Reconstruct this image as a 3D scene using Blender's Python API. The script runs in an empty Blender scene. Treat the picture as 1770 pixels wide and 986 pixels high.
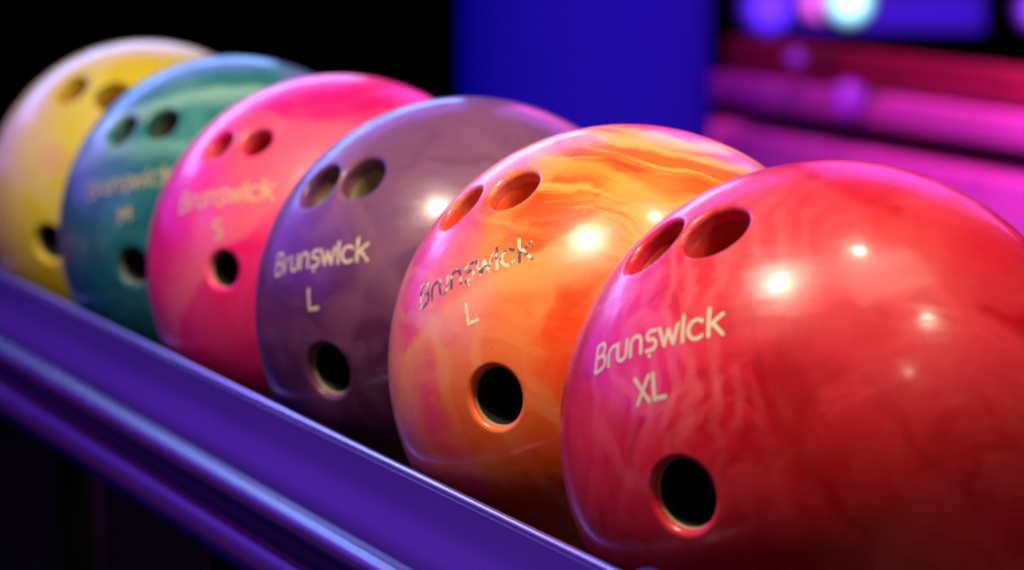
import bpy, bmesh, math, random
import numpy as np
from mathutils import Vector, Matrix

# ------------------------------------------------------------------ scene, camera, world, light
S = bpy.context.scene
C = S.collection
CAMZ = 0.83
R = 0.108                                  # radius of a bowling ball, metres
PITCH = 6.717

cam_data = bpy.data.cameras.new("camera")
cam = bpy.data.objects.new("camera", cam_data)
C.objects.link(cam)
cam.location = (0, 0, CAMZ)
cam.rotation_euler = (math.radians(90 - PITCH), 0, 0)
cam_data.lens = 127.05
cam_data.sensor_width = 36
cam_data.sensor_fit = 'HORIZONTAL'
cam_data.clip_end = 200
cam_data.dof.use_dof = True
cam_data.dof.focus_distance = 1.50
cam_data.dof.aperture_fstop = 8.5
S.camera = cam

W = bpy.data.worlds.new("World")
S.world = W
W.use_nodes = True
W.node_tree.nodes['Background'].inputs[0].default_value = (0.25, 0.12, 0.6, 1)
W.node_tree.nodes['Background'].inputs[1].default_value = 0.006

S.view_settings.view_transform = 'Standard'
S.view_settings.look = 'None'
S.view_settings.exposure = 0
S.view_settings.gamma = 1
S.render.engine = 'CYCLES'
S.cycles.max_bounces = 8
S.cycles.use_denoising = True
S.cycles.sample_clamp_indirect = 6

def lamp_spot(name, loc, target, energy, color, size, angle=70, blend=0.6):
    d = bpy.data.lights.new(name, 'SPOT')
    d.energy = energy; d.color = color; d.shadow_soft_size = size
    d.spot_size = math.radians(angle); d.spot_blend = blend
    o = bpy.data.objects.new(name, d); C.objects.link(o)
    o.location = loc
    o.rotation_euler = (Vector(target) - Vector(loc)).to_track_quat('-Z', 'Y').to_euler()
    return o

def lamp_area(name, loc, target, energy, color, sx, sy, spread=180):
    d = bpy.data.lights.new(name, 'AREA')
    d.shape = 'RECTANGLE'; d.size = sx; d.size_y = sy
    d.energy = energy; d.color = color
    d.spread = math.radians(spread)
    o = bpy.data.objects.new(name, d); C.objects.link(o)
    o.location = loc
    o.rotation_euler = (Vector(target) - Vector(loc)).to_track_quat('-Z', 'Y').to_euler()
    return o

MID = (-0.03, 1.80, CAMZ - 0.22)
WARM = (1.0, 0.83, 0.62)
# warm white downlights in the ceiling above the rack, with added halo panels
lamp_spot("ceiling_spot_a", (-0.40, 1.07, CAMZ + 1.19), MID, 68, WARM, 0.036, 95)
lamp_area("added_halo_a", (-0.40, 1.07, CAMZ + 1.22), MID, 12, WARM, 0.42, 0.42)  # added dim panel, widens the halo round the highlights of spot a
lamp_area("added_halo_b", (0.55, 1.10, CAMZ + 1.25), MID, 7, WARM, 0.9, 0.5)  # added wide panel for a softer highlight halo, not a fixture
lamp_spot("ceiling_spot_b", (0.33, 1.34, CAMZ + 1.35), MID, 24, WARM, 0.034, 95)
lamp_spot("ceiling_spot_c", (0.95, 0.75, CAMZ + 0.95), MID, 19, WARM, 0.034, 95)
lamp_spot("ceiling_spot_d", (0.75, 0.30, CAMZ + 0.55), MID, 2.5, WARM, 0.05, 95)
# coloured party light: long violet wash high behind the row, magenta wash, violet wash from the left
lamp_area("violet_wash", (0.0, 5.2, CAMZ + 2.1), MID, 30, (0.30, 0.11, 1.0), 3.6, 1.0)
lamp_area("magenta_wash", (0.9, 4.6, CAMZ + 0.95), MID, 12, (1.0, 0.10, 0.75), 1.6, 0.7)
lamp_area("left_violet_wash", (-3.0, 3.0, CAMZ + 1.0), MID, 66, (0.22, 0.03, 1.0), 4.6, 2.0)
lamp_area("added_red_fill", (-2.6, 3.4, 0.25), MID, 0.8, (1.0, 0.03, 0.10), 3.0, 0.4)  # added low source to redden the dark flute of the rail
lamp_area("added_front_fill", (0.6, -0.6, CAMZ + 2.4), MID, 6, (1.0, 0.62, 0.5), 3.6, 3.0)  # added soft fill over the camera, brightens the fronts of the balls
lamp_area("blue_strip", (-0.80, 3.7, CAMZ + 0.50), (-0.2, 1.6, CAMZ - 0.3), 12, (0.24, 0.38, 1.0), 1.5, 0.26)
lamp_area("small_blue_lamp", (-1.50, 3.2, CAMZ + 0.55), (0, 1.6, CAMZ - 0.2), 1.5, (0.35, 0.25, 1.0), 0.16, 0.16)

# ------------------------------------------------------------------ helpers
def tag(o, label=None, cat=None, group=None, kind=None):
    if label: o['label'] = label
    if cat: o['category'] = cat
    if group: o['group'] = group
    if kind: o['kind'] = kind
    return o

def empty(name, loc, rot=None):
    o = bpy.data.objects.new(name, None)
    C.objects.link(o)
    o.empty_display_size = 0.05
    o.location = loc
    if rot is not None:
        o.rotation_euler = rot
    return o

def obj(name, bm, m, parent=None, smooth=None):
    me = bpy.data.meshes.new(name)
    bm.to_mesh(me); bm.free()
    o = bpy.data.objects.new(name, me)
    C.objects.link(o)
    if m: me.materials.append(m)
    if smooth is not None:
        me.polygons.foreach_set('use_smooth', [True] * len(me.polygons))
        if smooth < 180:
            me.set_sharp_from_angle(angle=math.radians(smooth))
    if parent: o.parent = parent
    return o

def bm_box(bm, lo, hi, bevel=0.0, segs=2):
    r = bmesh.ops.create_cube(bm, size=1)
    vs = r['verts']
    for v in vs:
        v.co = Vector([lo[i] + (v.co[i] + .5) * (hi[i] - lo[i]) for i in range(3)])
    if bevel > 0:
        es = list({e for v in vs for e in v.link_edges})
        bmesh.ops.bevel(bm, geom=es, offset=bevel, segments=segs, profile=0.5, affect='EDGES')

def bm_cyl(bm, p0, p1, r0, r1=None, n=24, caps=True):
    r1 = r0 if r1 is None else r1
    p0 = Vector(p0); p1 = Vector(p1)
    q = (p1 - p0).to_track_quat('Z', 'Y').to_matrix()
    a = []; b = []
    for k in range(n):
        t = 2 * math.pi * k / n
        d = q @ Vector((math.cos(t), math.sin(t), 0))
        a.append(bm.verts.new(p0 + d * r0)); b.append(bm.verts.new(p1 + d * r1))
    for k in range(n):
        bm.faces.new((a[k], a[(k + 1) % n], b[(k + 1) % n], b[k]))
    if caps:
        bm.faces.new(a[::-1]); bm.faces.new(b)

class NT:
    def __init__(s, name):
        s.m = bpy.data.materials.new(name); s.m.use_nodes = True
        s.t = s.m.node_tree; s.p = s.t.nodes['Principled BSDF']
    def n(s, kind, **kw):
        x = s.t.nodes.new(kind)
        for k, v in kw.items(): setattr(x, k, v)
        return x
    def link(s, a, b): s.t.links.new(a, b)
    def setin(s, sock, v):
        if hasattr(v, 'is_linked') or isinstance(v, bpy.types.NodeSocket): s.link(v, sock)
        else: sock.default_value = v
    def math(s, op, a, b=0.0, clamp=False):
        x = s.n('ShaderNodeMath', operation=op); x.use_clamp = clamp
        s.setin(x.inputs[0], a); s.setin(x.inputs[1], b)
        return x.outputs[0]
    def vm(s, op, a, b=None, scale=None):
        x = s.n('ShaderNodeVectorMath', operation=op)
        s.setin(x.inputs[0], a)
        if b is not None: s.setin(x.inputs[1], b)
        if scale is not None: s.setin(x.inputs['Scale'], scale)
        return x.outputs['Value'] if op in ('LENGTH', 'DOT_PRODUCT', 'DISTANCE') else x.outputs[0]
    def noise(s, v, scale, detail=3, rough=0.5, dist=0.0, col=False):
        x = s.n('ShaderNodeTexNoise')
        if v is not None: s.link(v, x.inputs['Vector'])
        x.inputs['Scale'].default_value = scale; x.inputs['Detail'].default_value = detail
        x.inputs['Roughness'].default_value = rough; x.inputs['Distortion'].default_value = dist
        return x.outputs['Color' if col else 'Fac']
    def mapr(s, v, a, b, c=0.0, d=1.0, smooth=True):
        x = s.n('ShaderNodeMapRange')
        if smooth: x.interpolation_type = 'SMOOTHSTEP'
        s.setin(x.inputs[0], v)
        for i, q in enumerate((a, b, c, d)): x.inputs[i + 1].default_value = q
        return x.outputs[0]
    def mix(s, f, a, b):
        x = s.n('ShaderNodeMix', data_type='RGBA')
        s.setin(x.inputs[0], f)
        for sock, v in ((x.inputs[6], a), (x.inputs[7], b)):
            if isinstance(v, bpy.types.NodeSocket): s.link(v, sock)
            else: sock.default_value = (*v, 1)
        return x.outputs[2]
    def ramp(s, f, stops):
        x = s.n('ShaderNodeValToRGB'); s.link(f, x.inputs[0])
        e = x.color_ramp.elements
        while len(e) < len(stops): e.new(0.5)
        for i, (p, c) in enumerate(stops):
            e[i].position = p; e[i].color = (*c, 1)
        return x.outputs[0]
    def bump(s, h, strength, dist=0.001):
        x = s.n('ShaderNodeBump'); x.inputs['Strength'].default_value = strength
        x.inputs['Distance'].default_value = dist
        s.link(h, x.inputs['Height']); s.link(x.outputs[0], s.p.inputs['Normal'])

def plain(name, col, rough=0.5, metal=0.0, var=0.12, scale=20, spec=0.5, coat=0.0):
    k = NT(name)
    tc = k.n('ShaderNodeTexCoord').outputs['Object']
    f = k.noise(tc, scale, 4)
    k.link(k.mix(f, tuple(c * (1 - var) for c in col), tuple(min(1, c * (1 + var)) for c in col)), k.p.inputs['Base Color'])
    k.link(k.mapr(f, 0.3, 0.7, rough * 0.85, min(1, rough * 1.15)), k.p.inputs['Roughness'])
    k.p.inputs['Metallic'].default_value = metal
    k.p.inputs['Specular IOR Level'].default_value = spec
    k.p.inputs['Coat Weight'].default_value = coat
    return k.m

def glow(name, col, strength, rad=None):
    """glowing surface; with rad, emission fades towards the rim so the blurred disc looks soft"""
    k = NT(name)
    k.p.inputs['Base Color'].default_value = (*[c * .3 for c in col], 1)
    k.p.inputs['Emission Color'].default_value = (*col, 1)
    k.p.inputs['Emission Strength'].default_value = strength
    if rad:
        d = k.vm('LENGTH', k.vm('MULTIPLY', k.n('ShaderNodeTexCoord').outputs['Object'], (1 / rad, 0, 1 / rad)))
        k.link(k.mapr(d, 0.15, 1.0, strength, strength * 0.03), k.p.inputs['Emission Strength'])  # soft glow edge put into the emission strength
    return k.m

# ------------------------------------------------------------------ the room (setting)
def ground_mat():
    k = NT('dark_carpet')
    tc = k.n('ShaderNodeTexCoord').outputs['Object']
    k.link(k.mix(k.noise(tc, 60, 5), (0.003, 0.004, 0.004), (0.006, 0.006, 0.006)), k.p.inputs['Base Color'])
    k.p.inputs['Roughness'].default_value = 1.0
    k.p.inputs['Specular IOR Level'].default_value = 0.0
    return k.m
bm = bmesh.new(); bm_box(bm, (-14, -6, -0.1), (14, 16, 0))
tag(obj('floor', bm, ground_mat()), kind='structure')
bm = bmesh.new(); bm_box(bm, (-14, 15.2, 0), (14, 15.4, 4))
tag(obj('back_wall', bm, plain('dark_wall', (0.012, 0.011, 0.016), 0.9, spec=0.1)), kind='structure')

# ------------------------------------------------------------------ the rack frame of reference
B0 = Vector((0.12679, 1.41415, CAMZ - 0.22548))     # centre of the nearest ball
AX = Vector((-0.345575, 0.938391, -0.0030))              # along the row, away from the camera
HX = Vector((-0.938391, -0.345575, 0.0))             # across the row, towards its open front
STEP = 0.21597
UP = Vector((0, 0, 1))
RACKROT = math.atan2(AX.y, AX.x)                      # local x = along, local y = -HX ... see rp()

def rp(s, u, z):
    """rack coordinates (all in ball radii): s along the row, u towards the front, z up from ball centre"""
    return B0 + AX * (s * R) + HX * (u * R) + UP * (z * R)

def smooth_profile(pts, per=5):
    out = []
    n = len(pts)
    for i in range(n - 1):
        p0 = pts[max(i - 1, 0)]; p1 = pts[i]; p2 = pts[i + 1]; p3 = pts[min(i + 2, n - 1)]
        for k in range(per):
            t = k / per
            out.append(tuple(0.5 * ((2 * p1[j]) + (-p0[j] + p2[j]) * t + (2 * p0[j] - 5 * p1[j] + 4 * p2[j] - p3[j]) * t * t
                       + (-p0[j] + 3 * p1[j] - 3 * p2[j] + p3[j]) * t ** 3) for j in range(2)))
    out.append(pts[-1])
    return out

def extrude_rack(prof, s0, s1, base, steps=40, closed=True):
    """closed cross-section prof [(u,z)] swept along the row; coordinates relative to base"""
    bm = bmesh.new()
    rings = []
    for k in range(steps + 1):
        s = s0 + (s1 - s0) * k / steps
        rings.append([bm.verts.new(rp(s, u, z) - base) for u, z in prof])
    n = len(prof)
    for k in range(steps):
        for i in range(n if closed else n - 1):
            j = (i + 1) % n
            bm.faces.new((rings[k][i], rings[k][j], rings[k + 1][j], rings[k + 1][i]))
    if closed:
        bm.faces.new(rings[0][::-1]); bm.faces.new(rings[-1])
    bmesh.ops.recalc_face_normals(bm, faces=bm.faces)
    return bm

def arc(cu, cz, r, a0, a1, n):
    return [(cu + r * math.cos(math.radians(a0 + (a1 - a0) * k / n)), cz + r * math.sin(math.radians(a0 + (a1 - a0) * k / n))) for k in range(n + 1)]

def rail_mat():
    k = NT('violet_powder_coat')
    tc = k.n('ShaderNodeTexCoord').outputs['Object']
    f = k.noise(tc, 2.5, 3, 0.5)
    g = k.noise(tc, 900, 2, 0.5)
    k.link(k.mix(f, (0.016, 0.009, 0.11), (0.020, 0.011, 0.13)), k.p.inputs['Base Color'])
    k.link(k.mapr(f, 0.3, 0.7, 0.26, 0.32), k.p.inputs['Roughness'])
    k.p.inputs['Metallic'].default_value = 0.0
    k.p.inputs['Specular IOR Level'].default_value = 0.42
    k.bump(g, 0.02, 0.0002)
    return k.m
RAIL = rail_mat()
BLACKM = plain('black_steel', (0.02, 0.02, 0.022), 0.4, 0.3)
S0, S1 = -4.2, 18.0

rack_base = rp(4.0, 0, 0); rack_base.z = 0
rack = empty('ball_rack', rack_base)
tag(rack, 'violet lit metal ball rack with a rolled front rail holding the row of bowling balls', 'ball rack')

front = [(0.985, -0.405), (1.000, -0.412), (1.035, -0.51), (1.06, -0.57), (1.09, -0.63), (1.115, -0.685)]
front += arc(1.150, -0.775, 0.075, 112, -30, 14)[0:]                # rounded tube
front += smooth_profile([(1.205, -0.83), (1.170, -0.885), (1.155, -0.935), (1.165, -0.972)], 4)
front += smooth_profile([(1.178, -0.985), (1.200, -1.04), (1.195, -1.10), (1.165, -1.145), (1.11, -1.16)], 4)
front += [(1.06, -1.15), (1.06, -0.98), (1.07, -0.80), (1.04, -0.66), (0.985, -0.54), (0.972, -0.415)]
def lip_mat():
    k = NT('polished_lip')
    k.p.inputs['Base Color'].default_value = (0.35, 0.33, 0.62, 1)
    k.p.inputs['Metallic'].default_value = 0.8
    k.p.inputs['Roughness'].default_value = 0.22
    return k.m
obj('rail_lip', extrude_rack(arc(0.978, -0.398, 0.019, 0, 345, 23), S0, S1, rack_base, 60), lip_mat(), rack, 60)
obj('front_rail', extrude_rack(front, S0, S1, rack_base, 60), RAIL, rack, 40)
# trough under the balls and the low back rail
tray = [(1.055, -1.10), (1.055, -1.14), (0.5, -1.30), (-0.9, -1.30), (-1.08, -0.9), (-1.04, -0.9), (-0.87, -1.26), (0.5, -1.26)]
obj('trough', extrude_rack(tray, S0, S1, rack_base, 30), plain('trough_paint', (0.05, 0.03, 0.03), 0.35, spec=0.4), rack, 30)
back = [(-0.97, -0.42), (-0.99, -0.40), (-1.02, -0.41), (-1.10, -0.86), (-1.06, -0.88)]
obj('back_rail', extrude_rack(back, S0, S1, rack_base, 30), RAIL, rack, 40)
for u in (-0.52, 0.52):
    bm = bmesh.new()
    bm_cyl(bm, rp(S0, u, -0.945) - rack_base, rp(S1, u, -0.945) - rack_base, 0.078 * R, n=20)
    obj('support_rod', bm, plain('rubber_rod', (0.015, 0.015, 0.015), 0.6), rack, 40)
# under frame
for s in (-2.2, 6.0, 14.5):
    for u in (0.55, -0.6):
        bm = bmesh.new()
        p = rp(s, u, 0)
        bm_box(bm, (-0.018, -0.018, 0), (0.018, 0.018, CAMZ - 0.22548 - 1.29 * R), 0.004)
        for v in bm.verts: v.co += Vector((p.x - rack_base.x, p.y - rack_base.y, 0))
        obj('leg', bm, BLACKM, rack, 30)
bm = bmesh.new()
q = rp(-0.55, 0.955, -0.405) - rack_base
bmesh.ops.create_uvsphere(bm, u_segments=24, v_segments=14, radius=0.0075)
for v in bm.verts: v.co = v.co + q
obj('rail_end_knob', bm, RAIL, rack, 180)

# ------------------------------------------------------------------ bowling ball materials
def ball_mat(name, layers, veins, rough=0.30, seed=0.0, dirt=0.25, warp=0.45, folds=(), cloud=None, rings=None, streaks=()):
    """marbled polyester: layered blobs of colour placed in the ball's own frame, warped by noise"""
    k = NT(name)
    obc = k.n('ShaderNodeTexCoord').outputs['Object']
    p0 = k.vm('SCALE', obc, scale=1.0 / R)
    ps = k.vm('ADD', p0, (seed, seed * 1.7, -seed))
    w1 = k.vm('SUBTRACT', k.noise(ps, 1.6, 2, 0.5, col=True), (0.5, 0.5, 0.5))
    w2 = k.vm('SUBTRACT', k.noise(ps, 6.0, 4, 0.6, col=True), (0.5, 0.5, 0.5))
    p = k.vm('ADD', k.vm('ADD', p0, k.vm('SCALE', w1, scale=warp)), k.vm('SCALE', w2, scale=0.12))
    col = layers[0]
    for (c, ctr, sc, soft, amt) in layers[1:]:
        d = k.vm('LENGTH', k.vm('MULTIPLY', k.vm('SUBTRACT', p, ctr), sc))
        f = k.mapr(d, 1 - soft, 1 + soft, amt, 0.0)
        col = k.mix(f, col, c)
    if cloud:
        q = k.vm('MULTIPLY', k.vm('ADD', ps, k.vm('SCALE', w1, scale=0.9)), (0.8, 1.15, 1.0))
        nz = k.noise(q, 2.3, 5, 0.55, 1.6)
        col = k.mix(k.mapr(nz, 0.44, 0.72, 0, cloud[1]), col, cloud[0])
        nz2 = k.noise(k.vm('ADD', q, (5, 3, 1)), 3.4, 4, 0.5, 2.2)
        col = k.mix(k.mapr(nz2, 0.50, 0.75, 0, cloud[1] * 0.8), col, cloud[2])
    pf = k.vm('ADD', p0, k.vm('ADD', k.vm('SCALE', w1, scale=0.30), k.vm('SCALE', w2, scale=0.07)))
    for (c, nrm, d0, wd, amt) in folds:
        t = k.math('SUBTRACT', k.vm('DOT_PRODUCT', pf, nrm), d0)
        f = k.math('MULTIPLY', k.mapr(t, -wd, 0.0, 0, amt), k.mapr(t, 0.0, 0.05, 1, 0))
        col = k.mix(f, col, c)
    for (c, nrm, tan, d0, freq, amt) in streaks:
        cx = k.n('ShaderNodeCombineXYZ')
        dn = k.vm('DOT_PRODUCT', pf, nrm)
        k.link(k.math('MULTIPLY', dn, freq), cx.inputs[0])
        k.link(k.math('MULTIPLY', k.vm('DOT_PRODUCT', pf, tan), 1.3), cx.inputs[1])
        nz = k.noise(cx.outputs[0], 1.0, 5, 0.6, 0.3)
        f = k.math('MULTIPLY', k.mapr(nz, 0.50, 0.66, 0, amt), k.mapr(dn, d0, d0 + 0.15, 0, 1))
        col = k.mix(f, col, c)
    if rings:
        c, ctr, freq, amt = rings
        d = k.vm('LENGTH', k.vm('MULTIPLY', k.vm('SUBTRACT', p, ctr), (1.0, 0.7, 1.0)))
        w = k.mapr(k.math('SINE', k.math('MULTIPLY', d, freq)), 0.1, 1.0, 0, amt)
        f = k.math('MULTIPLY', w, k.mapr(d, 0.12, 0.45, 1, 0))
        col = k.mix(f, col, c)
    for (c, ctr, sc, dist, lo, hi, amt, stretch) in veins:
        # flow lines: distorted wave bands
        wv = k.n('ShaderNodeTexWave', wave_type='BANDS', bands_direction='X', wave_profile='SIN')
        q = k.vm('MULTIPLY', k.vm('SUBTRACT', p, ctr), stretch)
        k.link(q, wv.inputs['Vector'])
        wv.inputs['Scale'].default_value = sc; wv.inputs['Distortion'].default_value = dist
        wv.inputs['Detail'].default_value = 3; wv.inputs['Detail Scale'].default_value = 0.8
        msk = k.mapr(k.noise(k.vm('ADD', ps, (sc, 0, dist)), 1.9, 2), 0.40, 0.66)
        reg = k.mapr(k.vm('LENGTH', k.vm('SUBTRACT', p, ctr)), 0.25, 0.85, 1, 0.12)
        f = k.math('MULTIPLY', k.math('MULTIPLY', k.mapr(wv.outputs['Fac'], lo, hi, 0, amt), msk), reg)
        col = k.mix(f, col, c)
    # scuffs: fine dark specks and hairline scratches of their own shape
    sp = k.n('ShaderNodeTexVoronoi'); sp.inputs['Scale'].default_value = 16
    k.link(k.vm('ADD', ps, k.vm('SCALE', w2, scale=0.35)), sp.inputs['Vector'])
    spm = k.mapr(sp.outputs['Distance'], 0.03, 0.085, dirt, 0)
    spm = k.math('MULTIPLY', spm, k.mapr(k.noise(ps, 3.1, 2), 0.5, 0.62))
    col = k.mix(spm, col, (0.03, 0.02, 0.02))
    k.link(col, k.p.inputs['Base Color'])
    rn = k.noise(ps, 5, 5, 0.65)
    sm = k.noise(k.vm('MULTIPLY', ps, (0.6, 2.6, 1.0)), 3.0, 6, 0.7, 0.8)
    k.link(k.mapr(rn, 0.3, 0.75, rough * 1.0, rough * 1.5), k.p.inputs['Roughness'])
    k.p.inputs['Specular IOR Level'].default_value = 0.22
    k.p.inputs['Coat Weight'].default_value = 0.5
    k.link(k.mapr(sm, 0.38, 0.68, 0.12, 0.30), k.p.inputs['Coat Roughness'])
    k.p.inputs['Coat IOR'].default_value = 1.5
    k.p.inputs['Subsurface Weight'].default_value = 0.0
    h = k.math('ADD', k.math('MULTIPLY', k.noise(ps, 140, 3), 0.25), k.math('MULTIPLY', k.noise(ps, 22, 2), 1.0))
    k.bump(h, 0.06, 0.0006)
    return k.m

one = (1, 1, 1)
MAT = {
 0: ball_mat('crimson_marble', [(0.58, 0.003, 0.024),
      ((0.70, 0.035, 0.05), (0.40, 0.45, 0.8), (1.8, 2.8, 1.2), 0.5, 0.6),
      ((0.34, 0.002, 0.006), (0.80, -0.35, 0.5), (1.7, 1.3, 1.3), 0.45, 0.6),
      ((0.72, 0.025, 0.05), (-0.20, 0.0, 0.95), (2.4, 1.2, 1.0), 0.5, 0.7)],
     [((0.95, 0.22, 0.24), (-0.05, 0.1, 1.0), 3.6, 2.4, 0.2, 1.0, 0.26, (1.0, 0.18, 0.5)),
      ((0.78, 0.07, 0.09), (0.55, 0.45, 0.7), 0.9, 9.0, 0.35, 1.0, 0.4, (0.5, 0.9, 0.6)),
      ((0.70, 0.05, 0.06), (0.65, -0.1, 0.7), 1.1, 7.0, 0.3, 1.0, 0.3, (0.7, 0.4, 0.6))], 0.30, 1.3, 0.14,
      folds=(((0.72, 0.040, 0.060), (0.70, 0.71, 0.0), 0.74, 0.50, 0.75), ((0.42, 0.002, 0.006), (-0.70, -0.71, 0.0), -0.76, 0.22, 0.5),
             ((0.66, 0.025, 0.04), (0.95, -0.25, 0.1), 0.86, 0.35, 0.4), ((0.76, 0.05, 0.08), (0.3, -0.95, 0.0), 0.10, 0.25, 0.3)),
      cloud=((0.70, 0.025, 0.045), 0.60, (0.28, 0.001, 0.004)),
      streaks=(((0.80, 0.07, 0.09), (0.62, -0.78, 0.0), (0.78, 0.62, 0.0), -0.3, 6.0, 0.35), ((0.32, 0.001, 0.004), (0.9, 0.2, 0.0), (-0.2, 0.9, 0.0), 0.25, 7.0, 0.45)), rings=((0.92, 0.22, 0.24), (0.0, -0.06, 1.0), 52.0, 0.24)),
 1: ball_mat('orange_marble', [(0.90, 0.085, 0.008),
      ((0.94, 0.25, 0.06), (-0.02, -0.27, 1.0), (2.8, 3.0, 0.7), 0.40, 0.95),
      ((0.94, 0.20, 0.03), (0.02, 0.16, 0.97), (4.6, 5.5, 1.0), 0.5, 0.7),
      ((0.88, 0.055, 0.004), (0.44, -0.36, 0.86), (4.2, 3.2, 1.0), 0.30, 0.95),
      ((0.95, 0.38, 0.12), (0.42, 0.00, 0.85), (2.6, 12.0, 1.5), 0.5, 0.6),
      ((0.92, 0.15, 0.015), (0.52, 0.47, 0.72), (2.2, 12.0, 2.0), 0.5, 0.5),
      ((0.96, 0.42, 0.06), (0.68, 0.66, 0.40), (2.0, 16.0, 2.4), 0.5, 0.9),
      ((0.90, 0.04, 0.16), (-0.36, 0.0, 0.95), (11.0, 1.25, 1.0), 0.5, 0.95),
      ((0.92, 0.24, 0.22), (-0.66, -0.1, 0.85), (4.6, 1.0, 1.0), 0.35, 0.95),
      ((0.92, 0.22, 0.24), (0.0, 0.62, 0.74), (2.0, 6.0, 2.0), 0.35, 0.75),
      ((0.85, 0.06, 0.18), (0.50, 0.80, 0.30), (2.2, 9.0, 2.0), 0.3, 0.8)],
     [((0.98, 0.38, 0.07), (0.5, 0.4, 0.8), 1.9, 5.0, 0.6, 1.0, 0.6, (0.25, 1.6, 0.5)),
      ((0.93, 0.10, 0.20), (-0.3, 0.1, 1.0), 2.6, 5.0, 0.45, 1.0, 0.2, (1.2, 0.2, 0.5)),
      ((0.97, 0.45, 0.16), (0.15, -0.2, 1.0), 1.8, 8.0, 0.55, 1.0, 0.5, (0.7, 0.9, 0.5))], 0.28, 4.1, 0.8, 0.30,
      folds=(((0.96, 0.36, 0.10), (-0.25, 0.95, 0.1), 0.06, 0.14, 0.8), ((0.97, 0.46, 0.10), (0.34, 0.94, 0.0), 0.77, 0.035, 0.8),
             ((0.97, 0.50, 0.14), (0.34, 0.94, 0.0), 0.86, 0.05, 0.8), ((0.97, 0.34, 0.05), (0.59, 0.81, 0.0), 0.64, 0.10, 0.8), ((0.95, 0.30, 0.03), (0.62, 0.78, 0.0), 0.50, 0.05, 0.6),
             ((0.93, 0.08, 0.02), (0.1, -0.98, 0.0), 0.50, 0.30, 0.5)),
      cloud=((0.95, 0.22, 0.06), 0.40, (0.88, 0.045, 0.008)),
      streaks=(((0.97, 0.42, 0.08), (0.45, 0.89, 0.0), (0.89, -0.45, 0.0), 0.25, 17.0, 0.8), ((0.84, 0.035, 0.006), (0.50, 0.86, 0.0), (0.86, -0.50, 0.0), 0.15, 12.0, 0.6),
               ((0.95, 0.36, 0.12), (-0.5, -0.86, 0.0), (0.86, -0.5, 0.0), -0.10, 8.0, 0.45))),
 2: ball_mat('plum_marble', [(0.115, 0.034, 0.125),
      ((0.20, 0.075, 0.155), (0.45, 0.55, 0.7), (1.6, 2.0, 1.2), 0.5, 0.7),
      ((0.080, 0.014, 0.040), (0.2, -0.6, 0.75), (1.6, 1.8, 1.2), 0.5, 0.7)],
     [((0.30, 0.12, 0.17), (0.2, 0, 0.9), 0.9, 9.0, 0.62, 1.0, 0.5, (0.9, 0.9, 0.6))], 0.34, 7.7, 0.14,
      folds=(((0.32, 0.14, 0.19), (0.85, 0.52, 0.0), 0.34, 0.16, 0.3), ((0.26, 0.09, 0.17), (0.75, -0.66, 0.0), 0.32, 0.16, 0.35)),
      cloud=((0.22, 0.085, 0.18), 0.45, (0.07, 0.014, 0.065))),
 3: ball_mat('hot_pink_marble', [(0.92, 0.010, 0.17),
      ((0.95, 0.11, 0.18), (0.35, 0.15, 0.9), (2.2, 3.0, 1.4), 0.5, 0.8),
      ((0.95, 0.06, 0.50), (-0.09, -0.10, 1.0), (15.0, 15.0, 1.0), 0.3, 0.9)],
     [((0.98, 0.28, 0.28), (0.35, 0.2, 0.9), 1.1, 7.0, 0.55, 1.0, 0.7, (0.3, 1.3, 0.6))], 0.30, 2.9, 0.06,
      folds=(((0.96, 0.16, 0.22), (0.6, -0.75, 0.0), 0.20, 0.35, 0.7), ((0.96, 0.12, 0.20), (0.2, 0.97, 0.0), 0.52, 0.18, 0.6)),
      cloud=((0.95, 0.10, 0.22), 0.5, (0.80, 0.004, 0.05))),
 4: ball_mat('teal_marble', [(0.012, 0.13, 0.16),
      ((0.03, 0.22, 0.20), (0.45, 0.45, 0.75), (1.8, 2.2, 1.2), 0.5, 0.8)],
     [((0.22, 0.52, 0.42), (0.4, 0.4, 0.8), 1.0, 8.0, 0.58, 1.0, 0.7, (0.3, 1.4, 0.6))], 0.30, 5.5, 0.06,
      folds=(((0.30, 0.58, 0.48), (-0.1, 0.98, 0.0), 0.50, 0.14, 0.75), ((0.20, 0.50, 0.42), (0.1, 0.98, 0.0), 0.27, 0.12, 0.6)),
      cloud=((0.08, 0.34, 0.30), 0.55, (0.006, 0.07, 0.08))),
 5: ball_mat('yellow_marble', [(0.70, 0.55, 0.012),
      ((0.68, 0.48, 0.16), (-0.60, 0.45, 0.75), (2.8, 1.5, 1.2), 0.5, 0.5),
      ((0.62, 0.48, 0.16), (-0.6, -0.3, 0.75), (3.2, 1.3, 1.2), 0.5, 0.6),
      ((0.70, 0.34, 0.15), (-0.02, -0.02, 1.0), (8.5, 8.5, 1.0), 0.4, 0.55)],
     [((0.70, 0.58, 0.20), (0, 0, 1), 1.4, 8.0, 0.6, 1.0, 0.5, (0.9, 0.6, 0.6))], 0.32, 9.2, 0.06,
      folds=(((0.74, 0.62, 0.20), (0.8, 0.5, 0.2), 0.45, 0.2, 0.5),),
      cloud=((0.72, 0.60, 0.14), 0.5, (0.62, 0.46, 0.004))),
}

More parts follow.
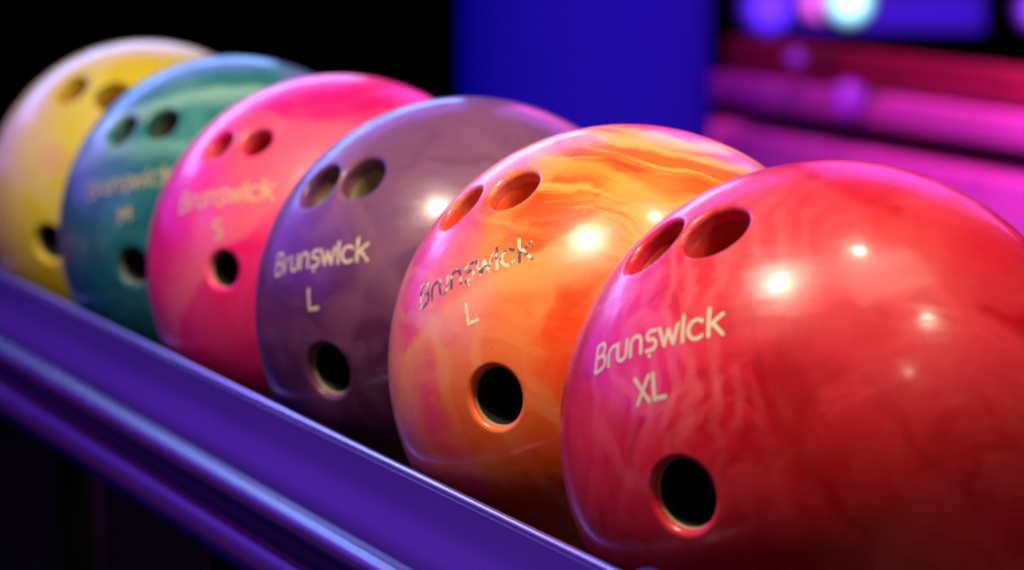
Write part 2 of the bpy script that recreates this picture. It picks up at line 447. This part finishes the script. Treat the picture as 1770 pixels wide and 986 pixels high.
def hole_mat(name, c_out, c_in, depth_mm):
    """insert sleeve: ball coloured near the mouth, raw core colour deeper down; thumb depth painted dark as shade"""
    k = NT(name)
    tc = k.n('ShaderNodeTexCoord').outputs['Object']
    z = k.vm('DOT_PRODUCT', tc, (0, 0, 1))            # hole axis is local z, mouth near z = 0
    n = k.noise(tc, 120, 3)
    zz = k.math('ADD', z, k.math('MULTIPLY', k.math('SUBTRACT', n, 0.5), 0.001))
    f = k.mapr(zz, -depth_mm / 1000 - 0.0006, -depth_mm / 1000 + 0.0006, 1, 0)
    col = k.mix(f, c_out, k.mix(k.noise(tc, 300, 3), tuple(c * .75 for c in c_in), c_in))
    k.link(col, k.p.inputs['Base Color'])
    k.p.inputs['Roughness'].default_value = 0.45
    return k.m
TAN = (0.30, 0.25, 0.15)
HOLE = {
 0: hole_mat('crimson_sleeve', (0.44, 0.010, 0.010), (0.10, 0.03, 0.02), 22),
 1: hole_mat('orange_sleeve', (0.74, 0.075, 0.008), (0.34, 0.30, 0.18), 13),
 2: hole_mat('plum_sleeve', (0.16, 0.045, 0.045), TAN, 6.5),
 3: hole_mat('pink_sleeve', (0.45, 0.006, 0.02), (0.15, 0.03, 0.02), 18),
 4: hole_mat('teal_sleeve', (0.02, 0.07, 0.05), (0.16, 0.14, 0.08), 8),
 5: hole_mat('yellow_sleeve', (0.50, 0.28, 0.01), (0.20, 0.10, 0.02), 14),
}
THUMB = hole_mat('thumb_sleeve', (0.36, 0.30, 0.18), (0.018, 0.015, 0.013), 1.9)  # near-black below the tan rim puts the hole's shade into the colour

# ------------------------------------------------------------------ bowling ball geometry
FIL = 0.0025
def hole_profile(a):
    """(rho, z) of the hole surface from the bottom up to the tangent point on the sphere"""
    zc = math.sqrt((R - FIL) ** 2 - (a + FIL) ** 2)
    cen = (a + FIL, zc)
    tan = (cen[0] * R / (R - FIL), cen[1] * R / (R - FIL))
    a1 = math.atan2(tan[1] - cen[1], tan[0] - cen[0])
    pts = [(a, zc - 0.062)]
    n = 9
    for k in range(n + 1):
        t = math.pi + (a1 - math.pi) * k / n
        pts.append((cen[0] + FIL * math.cos(t), cen[1] + FIL * math.sin(t)))
    return pts, cen, tan, zc

def make_shell(name, holes, mat, parent):
    bm = bmesh.new()
    bmesh.ops.create_icosphere(bm, subdivisions=7, radius=R)
    o = obj(name, bm, mat)
    N = 96
    info = []; cuts = []
    for n, a in holes:
        pts, cen, tan, zc = hole_profile(a)
        info.append((n, a, cen, tan, zc))
        pts = pts + [(tan[0] + 0.0015, tan[1] + 0.010)]
        m = n.to_track_quat('Z', 'Y').to_matrix()
        cb = bmesh.new()
        rings = []
        for rho, z in pts:
            rings.append([cb.verts.new(m @ Vector((rho * math.cos(2 * math.pi * k / N), rho * math.sin(2 * math.pi * k / N), z))) for k in range(N)])
        for i in range(len(rings) - 1):
            for k in range(N):
                cb.faces.new((rings[i][k], rings[i][(k + 1) % N], rings[i + 1][(k + 1) % N], rings[i + 1][k]))
        cb.faces.new(rings[0][::-1]); cb.faces.new(rings[-1])
        bmesh.ops.recalc_face_normals(cb, faces=cb.faces)
        cut = obj('cutter_tmp', cb, None)
        md = o.modifiers.new('hole', 'BOOLEAN'); md.operation = 'DIFFERENCE'; md.solver = 'EXACT'; md.object = cut
        cuts.append(cut)
    bpy.context.view_layer.update()
    dg = bpy.context.evaluated_depsgraph_get()
    me = bpy.data.meshes.new_from_object(o.evaluated_get(dg))
    o.modifiers.clear()
    old = o.data; o.data = me; bpy.data.meshes.remove(old)
    for cut in cuts:
        cm = cut.data; bpy.data.objects.remove(cut); bpy.data.meshes.remove(cm)
    me.materials.clear(); me.materials.append(mat)
    me.polygons.foreach_set('use_smooth', [True] * len(me.polygons))
    nr = []
    for v in me.vertices:
        p = v.co; r = p.length; nn = p / r
        best = 2e-4
        for n, a, cen, tan, zc in info:
            z = p.dot(n)
            if z < 0: continue
            rad = p - n * z; rho = rad.length
            if rho < tan[0] + 1e-5 and rho > 1e-6:
                rad = rad / rho
                if z < zc:
                    if abs(rho - a) < best:
                        best = abs(rho - a); nn = -rad
                else:
                    dr, dz = rho - cen[0], z - cen[1]
                    L = math.hypot(dr, dz) or 1
                    if abs(L - FIL) < best:
                        best = abs(L - FIL); nn = (rad * dr + n * dz) / L
        nr.append(nn)
    me.normals_split_custom_set_from_vertices(nr)
    me.name = name
    o.parent = parent
    return o

def make_sleeve(name, n, a, mat, parent, top=0.0042):
    """tube lining of one hole with a closed bottom; local z = hole axis, origin at the mouth"""
    _, _, _, zc = hole_profile(a)
    bm = bmesh.new(); N = 64
    ai = a - 0.00035
    prof = [(a - 0.00002, -top), (ai, -top - 0.0005), (ai * 0.93, -0.010), (ai * 0.84, -0.02), (ai * 0.66, -0.040), (ai * 0.5, -0.057), (ai * 0.4, -0.059), (0.0, -0.0605)]
    rings = []
    for rho, z in prof[:-1]:
        rings.append([bm.verts.new((rho * math.cos(2 * math.pi * k / N), rho * math.sin(2 * math.pi * k / N), z)) for k in range(N)])
    for i in range(len(rings) - 1):
        for k in range(N):
            bm.faces.new((rings[i][k], rings[i + 1][k], rings[i + 1][(k + 1) % N], rings[i][(k + 1) % N]))
    c = bm.verts.new((0, 0, prof[-1][1]))
    for k in range(N):
        bm.faces.new((rings[-1][k], c, rings[-1][(k + 1) % N]))
    o = obj(name, bm, mat, parent, 40)
    o.location = n * zc
    o.rotation_euler = n.to_track_quat('Z', 'Y').to_euler()
    return o

# ---- lettering: strokes in degrees on the sphere (x right, y up), origin at the middle of the word
def arcpts(cx, cy, rx, ry, a0, a1, n=14):
    return [(cx + rx * math.cos(math.radians(a0 + (a1 - a0) * k / n)), cy + ry * math.sin(math.radians(a0 + (a1 - a0) * k / n))) for k in range(n + 1)]
WORD = [
 [(-16.8, 0.15), (-16.5, 6.0)],                                                   # B
 [(-16.5, 6.0), (-14.9, 6.1)] + arcpts(-14.9, 4.7, 1.3, 1.4, 90, -90) + [(-16.4, 3.2)],
 [(-15.2, 3.3)] + arcpts(-14.9, 1.75, 1.7, 1.55, 80, -95) + [(-16.8, 0.15)],
 [(-11.9, 0.1), (-11.9, 2.6)] + arcpts(-10.3, 2.5, 1.6, 1.55, 170, 70),           # r
 [(-8.9, 4.1), (-8.9, 1.6)] + arcpts(-7.5, 1.5, 1.4, 1.45, 180, 360) + [(-6.1, 4.1)],   # u
 [(-4.8, 0.1), (-4.8, 2.7)] + arcpts(-3.35, 2.6, 1.45, 1.5, 180, 0) + [(-1.8, 0.1)],    # n
 [(2.0, 4.1), (0.9, 4.2)] + arcpts(0.8, 3.2, 1.0, 1.0, 90, 250, 10) + arcpts(1.1, 1.1, 1.1, 1.15, 80, -90, 12) + [(-0.2, 0.0)],   # s
 [(0.55, -1.15), (0.6, -1.25)],
 [(3.0, 4.1), (4.4, 0.1)], [(4.4, 0.1), (5.3, 3.4)], [(5.3, 3.4), (6.6, 0.1)], [(6.6, 0.1), (7.6, 4.2)],      # w
 [(8.9, 0.0), (8.8, 5.6)],                                                        # i
 arcpts(12.0, 2.05, 1.85, 2.1, 48, 312, 22),                                      # c
 [(14.8, 0.0), (14.7, 6.1)], [(17.7, 4.5), (15.0, 2.3)], [(15.6, 2.8), (17.9, 0.0)],   # k
]
SIZE = {
 0: [[(-3.4, -5.2), (0.1, -10.6)], [(0.3, -5.4), (-3.1, -10.5)], [(1.5, -5.3), (1.5, -10.5), (4.3, -10.5)]],
 1: [[(-0.6, -5.9), (-0.6, -10.6), (2.2, -10.6)]],
 2: [[(-1.2, -5.8), (-1.2, -11.0), (1.9, -11.0)]],
 3: [arcpts(0.2, -6.2, 1.25, 1.3, 40, 260, 14) + arcpts(0.3, -8.9, 1.35, 1.4, 80, -140, 14)],
 4: [[(-2.0, -10.2), (-1.9, -5.8), (0.0, -8.6), (1.9, -5.8), (2.0, -10.2)]],
}
def seg_dist(px, py, ax, ay, bx, by):
    dx, dy = bx - ax, by - ay
    L = dx * dx + dy * dy
    t = np.clip(((px - ax) * dx + (py - ay) * dy) / (L if L > 0 else 1), 0, 1)
    return np.hypot(px - ax - t * dx, py - ay - t * dy)

def make_letters(name, strokes, hw, mat, parent, lift=0.00012):
    xs = [p[0] for s in strokes for p in s]; ys = [p[1] for s in strokes for p in s]
    h = 0.085
    gx = np.arange(min(xs) - 1.2, max(xs) + 1.2, h); gy = np.arange(min(ys) - 1.2, max(ys) + 1.2, h)
    X, Y = np.meshgrid(gx, gy)
    def sdf(X, Y):
        D = np.full(X.shape, 1e9)
        for s in strokes:
            for (ax, ay), (bx, by) in zip(s[:-1], s[1:]):
                D = np.minimum(D, seg_dist(X, Y, ax, ay, bx, by))
        return D - hw
    D = sdf(X, Y)
    e = 0.01
    Gx = (sdf(X + e, Y) - D) / e; Gy = (sdf(X, Y + e) - D) / e
    near = np.abs(D) < 0.62 * h
    X2 = np.where(near, X - D * Gx, X); Y2 = np.where(near, Y - D * Gy, Y)
    inside = (D <= 0) | near
    bm = bmesh.new(); V = {}
    def vert(i, j):
        if (i, j) not in V:
            x = math.radians(X2[i, j]); y = math.radians(Y2[i, j])
            a = math.hypot(x, y); k = math.sin(a) / a if a > 1e-9 else 1
            V[i, j] = bm.verts.new(Vector((x * k, y * k, math.cos(a))) * (R + lift))
        return V[i, j]
    ii, jj = np.nonzero(inside[:-1, :-1] & inside[1:, :-1] & inside[:-1, 1:] & inside[1:, 1:])
    for i, j in zip(ii.tolist(), jj.tolist()):
        bm.faces.new((vert(i, j), vert(i, j + 1), vert(i + 1, j + 1), vert(i + 1, j)))
    return obj(name, bm, mat, parent, 180)

def letter_mat(name, light, dark, wear, seed):
    k = NT(name)
    tc = k.vm('SCALE', k.n('ShaderNodeTexCoord').outputs['Object'], scale=1 / R)
    ps = k.vm('ADD', tc, (seed, seed, seed))
    n = k.noise(ps, 26, 4, 0.6); m = k.noise(ps, 3.2, 2, 0.5)
    f = k.mapr(k.math('ADD', n, k.math('MULTIPLY', m, 0.6)), wear - 0.04, wear + 0.05)
    k.link(k.mix(f, light, dark), k.p.inputs['Base Color'])
    k.p.inputs['Roughness'].default_value = 0.5
    return k.m
CREAM = (0.62, 0.55, 0.34)
LMAT = {
 0: letter_mat('cream_paint', CREAM, (0.5, 0.32, 0.20), 1.1, 1.0),
 1: letter_mat('worn_cream_paint', (0.85, 0.72, 0.40), (0.09, 0.08, 0.08), 0.79, 2.0),
 2: letter_mat('dusty_cream_paint', (0.66, 0.56, 0.34), (0.28, 0.18, 0.15), 0.93, 3.0),
 3: letter_mat('tan_paint', (0.62, 0.45, 0.22), (0.75, 0.12, 0.12), 0.93, 4.0),
 4: letter_mat('faded_tan_paint', (0.50, 0.42, 0.20), (0.10, 0.18, 0.14), 0.90, 5.0),
}
LSIZE = letter_mat('chipped_cream_paint', (0.85, 0.72, 0.40), (0.12, 0.10, 0.08), 0.93, 2.0)
FRAMES = [  # c (outward at the word), x (reading direction), holes as (x, y) in the ball's own frame, finger / thumb hole radius in degrees
 ((-0.7014, -0.6004, 0.3841), (0.7114, -0.6231, 0.3251), (-0.126, 0.494), (0.176, 0.465), (0.05, -0.509), 7.5, 7.3),
 ((-0.6649, -0.6183, 0.4191), (0.7462, -0.5258, 0.4082), (-0.127, 0.445), (0.173, 0.405), (0.016, -0.484), 6.5, 6.9),
 ((-0.6914, -0.6673, 0.2768), (0.7209, -0.6626, 0.2034), (-0.095, 0.418), (0.169, 0.420), (0.016, -0.461), 6.6, 6.9),
 ((-0.5671, -0.7225, 0.3955), (0.8193, -0.5440, 0.1810), (-0.117, 0.360), (0.133, 0.345), (0.022, -0.333), 5.1, 5.3),
 ((-0.5457, -0.7807, 0.3045), (0.8380, -0.5043, 0.2086), (-0.098, 0.386), (0.176, 0.383), (-0.008, -0.417), 5.9, 5.9),
 ((-0.4437, -0.8388, 0.3154), (0.8615, -0.4962, -0.1079), (-0.152, 0.474), (0.152, 0.481), (0.0, -0.483), 6.4, 6.4),
]
LABELS = [
 ('glossy crimson red bowling ball marked XL, nearest in the row', 'XL'),
 ('orange and yellow marbled bowling ball with worn lettering, beside the crimson ball', 'L'),
 ('dark plum purple bowling ball marked L, between the pink and the orange ball', 'L'),
 ('hot pink bowling ball marked S with a pink dot beside the letter', 'S'),
 ('teal green bowling ball marked M, between the yellow and the pink ball', 'M'),
 ('yellow bowling ball without readable lettering, farthest in the row', ''),
]
def build_ball(i):
    c, x, h1, h2, th, fr, tr = FRAMES[i]
    c = Vector(c).normalized(); x = Vector(x); x = (x - c * x.dot(c)).normalized(); y = c.cross(x)
    rot = Matrix((x, y, c)).transposed().to_euler()
    root = empty('bowling_ball', B0 + AX * (STEP * i), rot)
    tag(root, LABELS[i][0], 'bowling ball', 'bowling balls in a row on the rack')
    def dirv(p): return Vector((p[0], p[1], math.sqrt(1 - p[0] ** 2 - p[1] ** 2)))
    holes = [(dirv(h1), R * math.sin(math.radians(fr))), (dirv(h2), R * math.sin(math.radians(fr))), (dirv(th), R * math.sin(math.radians(tr)))]
    make_shell('shell', holes, MAT[i], root)
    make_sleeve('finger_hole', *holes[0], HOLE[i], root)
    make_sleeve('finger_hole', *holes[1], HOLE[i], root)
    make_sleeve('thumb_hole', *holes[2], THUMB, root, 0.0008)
    if i in SIZE:
        make_letters('brand_lettering', WORD, 0.42, LMAT[i], root)
        make_letters('size_letter', SIZE[i], 0.46, LSIZE if i == 1 else LMAT[i], root)
    return root
for i in range(6):
    build_ball(i)

# ------------------------------------------------------------------ background: blue pillar, slatted bench, lamps
def pillar():
    root = empty('pillar', (0.089, 4.4, 0))
    tag(root, 'wide round blue lit pillar standing out of focus behind the balls', 'pillar')
    bm = bmesh.new()
    bm_cyl(bm, (0, 0, 0.0), (0, 0, 3.0), 0.150, 0.168, n=64)
    obj('shaft', bm, plain('blue_paint', (0.012, 0.010, 0.38), 1.0, var=0.1, scale=4, spec=0.0), root, 40)
    bm = bmesh.new()
    bm_cyl(bm, (0, 0, 0.0), (0, 0, 0.09), 0.18, 0.18, n=64)
    obj('base_ring', bm, BLACKM, root, 40)
    return root
pillar()
lamp_area("pillar_wash", (0.0, 2.6, CAMZ + 1.6), (0.09, 4.4, CAMZ - 0.4), 1.6, (0.10, 0.08, 1.0), 0.5, 0.5, 60)

def bench():
    # left end of the bench at P, boards run towards the camera along -AX
    P = Vector((0.293, 5.0, 0))
    root = empty('slatted_bench', P)
    tag(root, 'long low magenta lit bench of horizontal boards, blurred at the right', 'bench')
    pink = plain('pink_board', (0.72, 0.09, 0.50), 0.5, var=0.45, scale=3)
    red = plain('crimson_board', (0.30, 0.006, 0.04), 0.5, var=0.5, scale=3)
    dark = plain('bench_shadow_gap', (0.02, 0.008, 0.012), 0.8)
    N = Vector((-AX.y, AX.x, 0))
    if N.y > 0: N = -N                                # towards the viewer
    def board(name, z0, z1, d0, d1, mat, a=0.0, b=2.6):
        bm = bmesh.new()
        bm_box(bm, (a, -d1, z0), (b, -d0, z1), 0.004)
        M = Matrix(((-AX.x, -N.x, 0), (-AX.y, -N.y, 0), (0, 0, 1)))
        for v in bm.verts: v.co = M @ v.co
        bmesh.ops.recalc_face_normals(bm, faces=bm.faces)
        return obj(name, bm, mat, root, 30)
    board('top_board', 0.543, 0.585, -0.05, 0.0, red)
    board('middle_board', 0.500, 0.537, -0.05, 0.03, pink)
    board('seat_board', 0.24, 0.468, -0.05, 0.06, pink, 0.03)
    board('rear_panel', 0.0, 0.560, -0.09, -0.055, dark)
    board('lower_board', 0.10, 0.22, -0.05, 0.03, red, 0.03)
    for a in (0.08, 2.5):
        board('end_post', 0.0, 0.475, -0.055, 0.075, pink, a - 0.05, a + 0.025)
bench()
lamp_area("bench_magenta", (0.45, 3.3, 1.55), (0.75, 4.3, 0.45), 12, (1.0, 0.16, 0.60), 0.5, 0.3, 90)

def far_lamp(x, y, z, r, col, st, label, cat='lamp'):
    root = empty('stage_lamp', (x, y, z))
    tag(root, label, cat, 'coloured lamps glowing at the far side')
    bm = bmesh.new(); bm_cyl(bm, (0, 0.02, 0), (0, 0.16, 0), r * 1.15, r * 0.8, n=32)
    obj('housing', bm, BLACKM, root, 40)
    bm = bmesh.new(); bmesh.ops.create_uvsphere(bm, u_segments=32, v_segments=16, radius=r)
    for v in bm.verts: v.co.y *= 0.35
    obj('lens', bm, glow('lens_glow', col, st * 1.3, r), root, 180)
def at(px, py, Y):
    """position of a far lamp from bearings read off the plan, metres"""
    a = math.radians(PITCH) + math.atan((py - 493) / 6246.8)
    return (px - 885) / 6246.8 * Y / math.cos(math.radians(PITCH)), Y, CAMZ - Y * math.tan(a)
far_lamp(*at(1326, 12, 7), 0.060, (0.10, 0.02, 1.0), 2.2, 'deep blue lamp glowing left of the white one at the top edge')
far_lamp(*at(1410, 2, 7), 0.044, (0.8, 0.1, 0.8), 2.0, 'pink lamp glowing between the deep blue and the white lamp')
far_lamp(*at(1462, 0, 6.95), 0.050, (0.35, 0.75, 1.0), 3.6, 'brightest white cyan lamp glowing at the top edge')
far_lamp(*at(1785, 16, 7), 0.045, (0.25, 0.04, 1.0), 2.0, 'violet lamp glowing at the right edge')

x0, y0, z0 = at(1285, 30, 7.6); x1, _, z1 = at(1700, 36, 7.6)
lb = empty('light_box', ((x0 + x1) / 2, 7.6, z0))
tag(lb, 'long dim indigo light box glowing above the bench boards', 'light box')
bm = bmesh.new(); bm_box(bm, (-(x1 - x0) / 2, 0, -0.035), ((x1 - x0) / 2, 0.06, 0.06), 0.006)
obj('housing', bm, BLACKM, lb, 30)
bm = bmesh.new(); bm_box(bm, (-(x1 - x0) / 2 + 0.01, -0.006, -0.028), ((x1 - x0) / 2 - 0.01, -0.002, 0.053), 0.001)
obj('diffuser', bm, glow('indigo_glow', (0.07, 0.01, 0.9), 0.6), lb, 30)

for px, py, r_, c_, st, lab in ((1453, 100, 0.012, (0.30, 0.03, 0.9), 0.30, 'small faint violet lamp on the dark top board of the bench'),
                          (1548, 170, 0.022, (0.40, 0.02, 0.9), 0.40, 'larger faint purple lamp on the pink middle board of the bench')):
    a = (px - 1240) / 530 * 0.887
    p_ = at(px, py, 5.0 - 0.938 * a - 0.02)
    q_ = Vector((0.293, 5.0, 0)) - AX * a + Vector((-0.938, -0.346, 0)) * 0.055
    il = empty('indicator_lamp', (q_.x, q_.y, p_[2] + (0.0 if py < 150 else 0.0)))
    tag(il, lab, 'lamp', 'small violet lamps on the bench')
    bm = bmesh.new(); bmesh.ops.create_uvsphere(bm, u_segments=24, v_segments=12, radius=r_)
    for v in bm.verts: v.co.y *= 0.6
    obj('lens', bm, glow('violet_lens', c_, st), il, 180)
    bm = bmesh.new(); bm_cyl(bm, (0, 0, 0), Vector((0.938, 0.346, 0)) * 0.05, r_ * 0.5, n=16)
    obj('socket', bm, BLACKM, il, 40)
